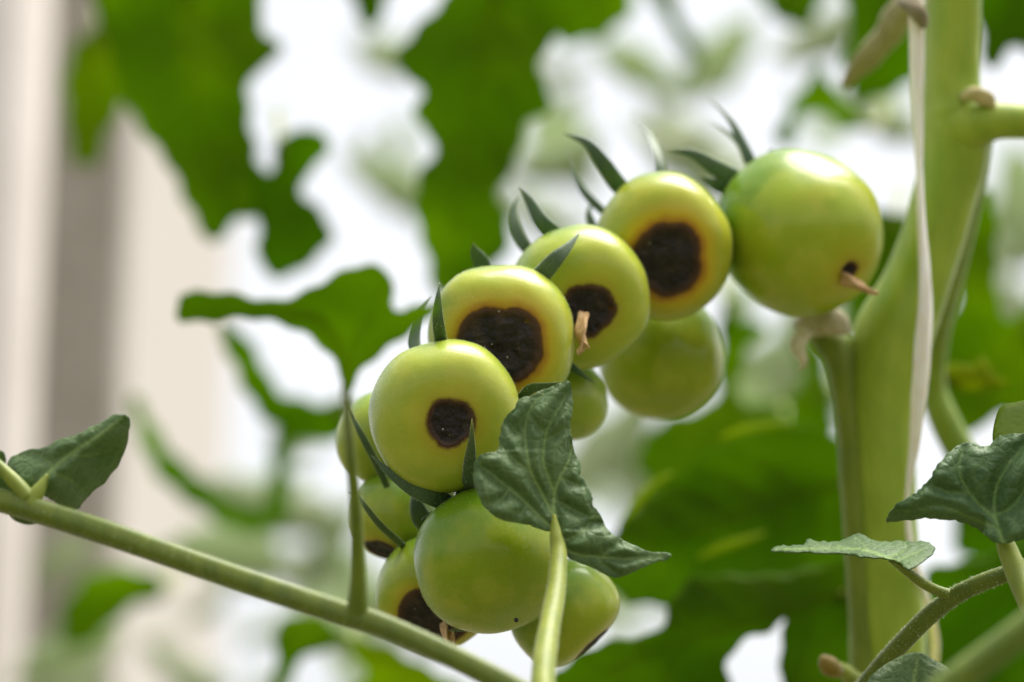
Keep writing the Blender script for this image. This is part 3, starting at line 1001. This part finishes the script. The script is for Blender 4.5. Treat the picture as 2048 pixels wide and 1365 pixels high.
vein_R2 = [([(2008, 1088), (1992, 1040), (1990, 990), (2010, 940), (2050, 890)], 1.0), ([(1992, 1040), (1950, 1000), (1920, 950), (1925, 895)], 0.8), ([(2000, 1060), (1940, 1035), (1880, 1015), (1800, 1025)], 0.7),
           ([(1996, 1030), (2030, 1010), (2060, 960)], 0.6), ([(1940, 985), (1900, 985), (1860, 970)], 0.5)]


def dep_R2(x, y):
    d = -1.0 + 0.006 * (1000 - y) - 0.008 * max(0, x - 1990)
    fold = max(0, y - (1010 + (x - 1775) * 0.1))
    d += 0.03 * fold if x < 1970 else 0
    return d + 0.15 * math.sin(x * 0.03) + 0.1 * math.sin(y * 0.045)


r2, v, f = blade('leaflet', out_R2, dep_R2, vein_R2, M_LEAF, rl, h=5, step=4, pucker=0.28, vw=3.4, crinkle=0.06, teeth=1.2, color=(0.75, 0.85, 0.8, 1))
r2['label'] = 'dark broad leaflet cut off by the right edge'
v, f = tube_data([(1995, 1045, -1.0, 5), (2010, 1086, -1.0, 18), (2025, 1125, -1.3, 22), (2048, 1180, -2, 24), (2100, 1290, -4, 26)], n=8, seg=14)
mesh_obj('petiole', v, f, M_STALK, r2, color=(0.95, 0.95, 0.9, 1))
r3, v, f = blade('leaflet', [(1725, 1400), (1735, 1362), (1756, 1340), (1780, 1324), (1815, 1308), (1842, 1306), (1870, 1322), (1905, 1345), (1930, 1400)], lambda x, y: 1.2 - 0.01 * (y - 1340) + 0.2 * math.sin(x * 0.05),
                 [([(1828, 1400), (1830, 1350), (1838, 1310)], 0.8)], M_LEAF, rl, h=6, pucker=0.2)
r4, v, f = blade('leaflet', [(1985, 880), (1998, 820), (2030, 806), (2100, 800), (2100, 880), (2050, 892), (2010, 890)], lambda x, y: 2 - 0.02 * (y - 850), [], M_BACKLEAF, rl, h=8, color=(1.1, 1.0, 1.2, 1))

ns = empty('leaf_stalk', P(1890, 1380, -22))
tag(ns, 'thick blurred green stalk in the near lower right corner', 'stalk')
tube('stalk', [(1840, 1430, -20, 34), (1900, 1372, -20, 33), (1970, 1318, -20, 32), (2050, 1258, -20, 32), (2120, 1205, -20, 32)], M_STALK, ns, n=8, color=(0.6, 0.72, 0.5, 1))

# ------------------------------------------------------------------ blurred leaves behind
def back_leaf(label, outline, d, base, tip, slope=(0.0, 0.012), color=(1, 1, 1, 1), serrate=4.0, h=14, stalk=True, name='tomato_leaf'):
    xs = [p[0] for p in outline]; ys = [p[1] for p in outline]
    cx, cy = sum(xs) / len(xs), sum(ys) / len(ys)
    d = d * 1.7
    root = empty(name, P(base[0], base[1], d))
    tag(root, label, 'leaf', 'blurred tomato leaves behind the truss')
    ax = np.array(tip, float) - np.array(base, float)
    L = np.linalg.norm(ax); ax /= L
    k1, k2 = random.random() * 6, random.random() * 6

    def dep(x, y):
        s = (x - base[0]) * -ax[1] + (y - base[1]) * ax[0]
        return d + slope[0] * (x - cx) + slope[1] * (y - cy) + 0.008 * abs(s) + 0.5 * math.sin(x * 0.02 + k1) + 0.4 * math.sin(y * 0.025 + k2)
    w = max(max(xs) - min(xs), 60) * 0.7
    b, _, _ = blade('leaf_blade', outline, dep, auto_veins(base, tip, w), M_BACKLEAF, root, h=h, serrate=serrate, pucker=0.14, vw=6, color=color, step=5)
    if stalk:
        dd = dep(*base)
        tube('petiole', [(base[0] + ax[0] * 30, base[1] + ax[1] * 30, dd + 0.3, 5), (base[0], base[1], dd + 0.6, 8), (base[0] - ax[0] * 25, base[1] - ax[1] * 25 , dd + 6, 8), (base[0] - ax[0] * 30, base[1] - ax[1] * 30 - 30, dd + 16, 9)],
             M_STALK, root, n=6, seg=8)
    return root


back_leaf('large hanging green leaf right of the grey post, at the upper left', [(205, -40), (505, -40), (518, 50), (560, 92), (548, 125), (505, 158), (498, 230), (515, 300), (530, 380), (512, 430), (470, 445), (425, 492), (385, 430), (345, 350), (290, 270), (245, 190), (215, 90)],
          45, (380, -40), (425, 485), color=(0.95, 0.92, 1, 1))
back_leaf('lobed green leaf below the large upper-left leaf, above the pointed blurred leaflet', [(500, 330), (540, 345), (555, 275), (600, 262), (642, 262), (655, 310), (620, 345), (608, 390), (648, 430), (662, 485), (620, 530), (570, 555), (520, 530), (512, 440)],
          42, (560, 280), (590, 545), color=(0.85, 0.9, 1, 1))
back_leaf('bright yellow-green leaf before the top of the grey post', [(140, 110), (190, 50), (240, 70), (258, 180), (218, 270), (196, 325), (165, 335), (138, 305), (128, 200)],
          72, (195, 60), (165, 330), color=(1.35, 1.15, 1, 1))
back_leaf('long hanging green leaf above the two middle tomatoes', [(792, 125), (828, 60), (880, 5), (920, -30), (970, -40), (1060, -40), (1150, -40), (1165, 20), (1110, 80), (1078, 120), (1092, 175), (1110, 215), (1052, 250), (1030, 330), (1000, 390), (1020, 450), (1005, 520), (945, 560), (882, 600), (850, 510), (830, 430), (838, 350), (868, 290), (828, 235), (846, 190), (820, 160)],
          38, (1000, -40), (885, 590), color=(0.92, 0.9, 1, 1))
back_leaf('green leaf tip at the top edge, right of the long hanging leaf', [(1080, -40), (1245, -40), (1262, 25), (1205, 78), (1130, 88), (1085, 40)],
          62, (1160, -40), (1200, 75), color=(1.15, 1.1, 1, 1))
back_leaf('small dark leaf tip at the top edge, left of the long hanging leaf', [(690, -40), (785, -40), (765, 25), (742, 62), (718, 28)], 50, (740, -40), (741, 58), color=(0.8, 0.85, 1, 1))
back_leaf('green leaf tip at the top edge, midway between the long hanging leaf and the twine', [(1510, -40), (1650, -40), (1632, 30), (1592, 58), (1540, 28)], 60, (1580, -40), (1592, 55), color=(1, 1, 1, 1))
back_leaf('angled green leaf above the topmost tomato', [(1552, 285), (1572, 225), (1615, 155), (1645, 130), (1658, 168), (1702, 212), (1735, 250), (1692, 258), (1642, 222), (1605, 235), (1580, 295)],
          50, (1735, 250), (1556, 285), color=(1, 1, 1, 1))
back_leaf('green leaf left of the twine at the top, behind the withered stalk', [(1690, -40), (1870, -40), (1865, 110), (1810, 170), (1765, 190), (1715, 205), (1685, 130), (1702, 60)], 42, (1790, -40), (1730, 195))
back_leaf('thin blurred leaf hanging from the top edge above the yellowing tomato', [(1285, -40), (1335, -40), (1365, 40), (1405, 105), (1388, 135), (1350, 80), (1318, 20)], 75, (1310, -40), (1395, 125), color=(0.9, 0.9, 6, 1), serrate=2)
back_leaf('bright green leaf between the blurred plain tomato and the wide dark leaf', [(1285, 900), (1335, 835), (1430, 800), (1440, 700), (1490, 690), (1476, 800), (1570, 820), (1545, 885), (1400, 940), (1305, 1000)], 44, (1540, 860), (1300, 980), color=(1.05, 1.0, 1, 1))
back_leaf('green leaf behind the dark broad leaflet at the right edge', [(1935, 965), (1990, 920), (2090, 890), (2090, 1130), (2000, 1135), (1940, 1120), (1905, 1075)], 42, (2080, 1000), (1910, 1075), color=(0.8, 0.85, 1, 1))
back_leaf('dark leaf in the top right corner, right of the thick stem', [(1950, -40), (2090, -40), (2090, 105), (2020, 100), (1980, 145), (1955, 60)], 38, (2040, -40), (1985, 135), color=(0.8, 0.85, 1, 1))
back_leaf('green leaf between the topmost tomato and the twine', [(1735, 432), (1790, 425), (1850, 455), (1835, 580), (1770, 650), (1705, 690), (1690, 600), (1735, 510)], 40, (1790, 430), (1705, 680))
back_leaf('broad green leaf right of the thick stem at mid height', [(1925, 440), (1970, 375), (1995, 430), (1990, 540), (2015, 640), (2090, 610), (2090, 800), (1990, 835), (1935, 870), (1885, 790), (1885, 690), (1915, 590)], 34, (2060, 640), (1940, 860), color=(1.05, 1, 1, 1))
back_leaf('yellowish curled leaf edge right of the thick stem', [(1888, 735), (1950, 728), (1963, 712), (1992, 750), (2020, 766), (1960, 780), (1900, 775)], 18, (1895, 755), (2010, 765), color=(1.4, 1.05, 2, 1), serrate=2)
back_leaf('wide dark green leaf below the pale gap, right of the grey-green leaf', [(1235, 1065), (1300, 990), (1390, 925), (1480, 872), (1560, 850), (1640, 858), (1705, 900), (1730, 1000), (1725, 1150), (1600, 1180), (1480, 1190), (1350, 1210), (1250, 1200), (1200, 1150)],
          24, (1700, 960), (1230, 1130), color=(0.72, 0.76, 0.9, 1), slope=(0.004, 0.012), serrate=5)
back_leaf('large dark green leaf filling the bottom edge right of centre', [(1060, 1410), (1110, 1340), (1200, 1290), (1310, 1262), (1345, 1200), (1400, 1150), (1560, 1150), (1730, 1130), (1740, 1410), (1582, 1410), (1558, 1310), (1574, 1238), (1540, 1262), (1495, 1280), (1455, 1320), (1422, 1410)],
          19, (1700, 1180), (1090, 1390), color=(0.72, 0.76, 0.9, 1), slope=(0.003, 0.01))
back_leaf('green leaf behind the gap left of the thick stem, below the topmost tomato', [(1430, 850), (1446, 770), (1478, 800), (1540, 806), (1592, 785), (1600, 720), (1575, 672), (1640, 690), (1668, 800), (1662, 880), (1560, 862), (1480, 884), (1400, 935), (1310, 968), (1268, 905), (1350, 872)],
          58, (1650, 780), (1300, 950), color=(1.05, 1, 1, 1))
back_leaf('small green leaf right of the blurred plain tomato', [(1445, 600), (1485, 640), (1548, 655), (1500, 690), (1475, 765), (1440, 790)], 48, (1450, 610), (1450, 780))
back_leaf('green leaf behind the lower right stalks', [(1850, 1150), (1935, 1120), (2090, 1100), (2090, 1410), (1770, 1410), (1800, 1330), (1850, 1230)], 26, (2060, 1150), (1790, 1390), color=(0.75, 0.85, 1, 1))
back_leaf('narrow green leaf left of the truss, below the blurred leaflet', [(436, 655), (480, 662), (522, 715), (560, 785), (640, 806), (705, 796), (705, 862), (620, 885), (558, 862), (515, 820), (478, 762)], 46, (690, 830), (445, 662), color=(0.85, 0.9, 1, 1))
back_leaf('curving green leaf left of centre, above the slanting stalk', [(265, 790), (340, 895), (400, 955), (470, 1005), (535, 1000), (548, 850), (592, 860), (575, 950), (582, 1025), (520, 1065), (430, 1045), (340, 975), (285, 900)], 62, (570, 870), (280, 810), color=(1, 1, 1, 1))
back_leaf('green leaf before the foot of the grey post, below the slanting stalk', [(120, 1230), (185, 1140), (300, 1145), (335, 1190), (255, 1225), (180, 1285), (128, 1295)], 74, (320, 1180), (130, 1270), color=(1.1, 1.05, 1, 1))
back_leaf('bright green leaf under the slanting stalk near the bottom edge', [(556, 1250), (630, 1228), (705, 1285), (640, 1300), (590, 1340), (575, 1410), (552, 1410), (548, 1310)], 40, (690, 1280), (560, 1390), color=(1.1, 1.05, 1, 1))
back_leaf('vivid green leaf at the bottom edge below the rotten-based tomato', [(690, 1285), (760, 1290), (850, 1335), (960, 1410), (700, 1410), (735, 1345)], 30, (930, 1395), (700, 1290), color=(1.25, 1.1, 1, 1))

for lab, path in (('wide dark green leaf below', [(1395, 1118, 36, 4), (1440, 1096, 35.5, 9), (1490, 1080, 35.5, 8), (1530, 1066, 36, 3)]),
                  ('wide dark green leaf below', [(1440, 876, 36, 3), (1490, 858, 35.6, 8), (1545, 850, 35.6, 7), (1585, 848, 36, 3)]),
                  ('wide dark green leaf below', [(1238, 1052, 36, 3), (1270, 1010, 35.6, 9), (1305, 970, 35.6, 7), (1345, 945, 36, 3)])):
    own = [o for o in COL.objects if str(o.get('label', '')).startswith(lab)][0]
    tube('rolled_margin_highlight', path, M_BACKLEAF, own, n=8, seg=10, flat=0.5, color=(1.7, 1.35, 8, 1))  # pale tint paints soft highlights onto the dark leaf's curled edges

# ------------------------------------------------------------------ far foliage: uncountable pale mass, much further back
def far_foliage():
    verts, faces, vein = [], [], []
    zones = [(1090, 1460, 40, 330, 11), (1290, 1420, 190, 340, 3), (530, 730, 880, 1180, 11), (1180, 1300, 850, 1000, 7), (330, 570, 1090, 1380, 12), (1440, 1660, 600, 820, 14), (1960, 2060, 280, 820, 10),
             (1040, 1130, 200, 470, 7), (640, 800, 0, 130, 3), (1560, 1830, 60, 260, 9), (580, 1010, 1180, 1390, 10), (1200, 1330, 1180, 1290, 4), (700, 900, 150, 520, 5), (100, 250, 1020, 1390, 6)]
    for x0, x1, y0, y1, n in zones:
        for _ in range(max(2, int(n * 0.8))):
            x, y = random.uniform(x0, x1), random.uniform(y0, y1)
            d = random.uniform(150, 320)
            L = random.uniform(0.035, 0.085)
            c = P(x, y, d)
            ax = Vector((random.gauss(0, 1), random.gauss(0, 0.6), random.gauss(-0.4, 0.8))).normalized()
            sd = ax.cross(Vector((random.gauss(0, 0.5), -1, random.gauss(0, 0.5)))).normalized()
            nb = ax.cross(sd)
            b = len(verts)
            m = 8
            for i in range(m + 1):
                t = i / m
                w = 0.42 * L * math.sin(math.pi * t ** 0.8) * (1 + 0.18 * math.sin(i * 2.4))
                o = c + ax * (t - 0.5) * 2 * L - nb * 0.25 * L * (t - 0.5) ** 2 * 4
                verts += [o - sd * w + nb * w * 0.3, o, o + sd * w + nb * w * 0.3]
                vein += [0, 0.6, 0]
            for i in range(m):
                for j in range(2):
                    a = b + i * 3 + j
                    faces.append((a, a + 1, a + 4, a + 3))
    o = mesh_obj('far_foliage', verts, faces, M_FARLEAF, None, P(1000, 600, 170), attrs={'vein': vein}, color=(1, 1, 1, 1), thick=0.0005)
    tag(o, 'scattered far leaves dissolving into pale green blur behind the truss', 'foliage', kind='stuff')


far_foliage()
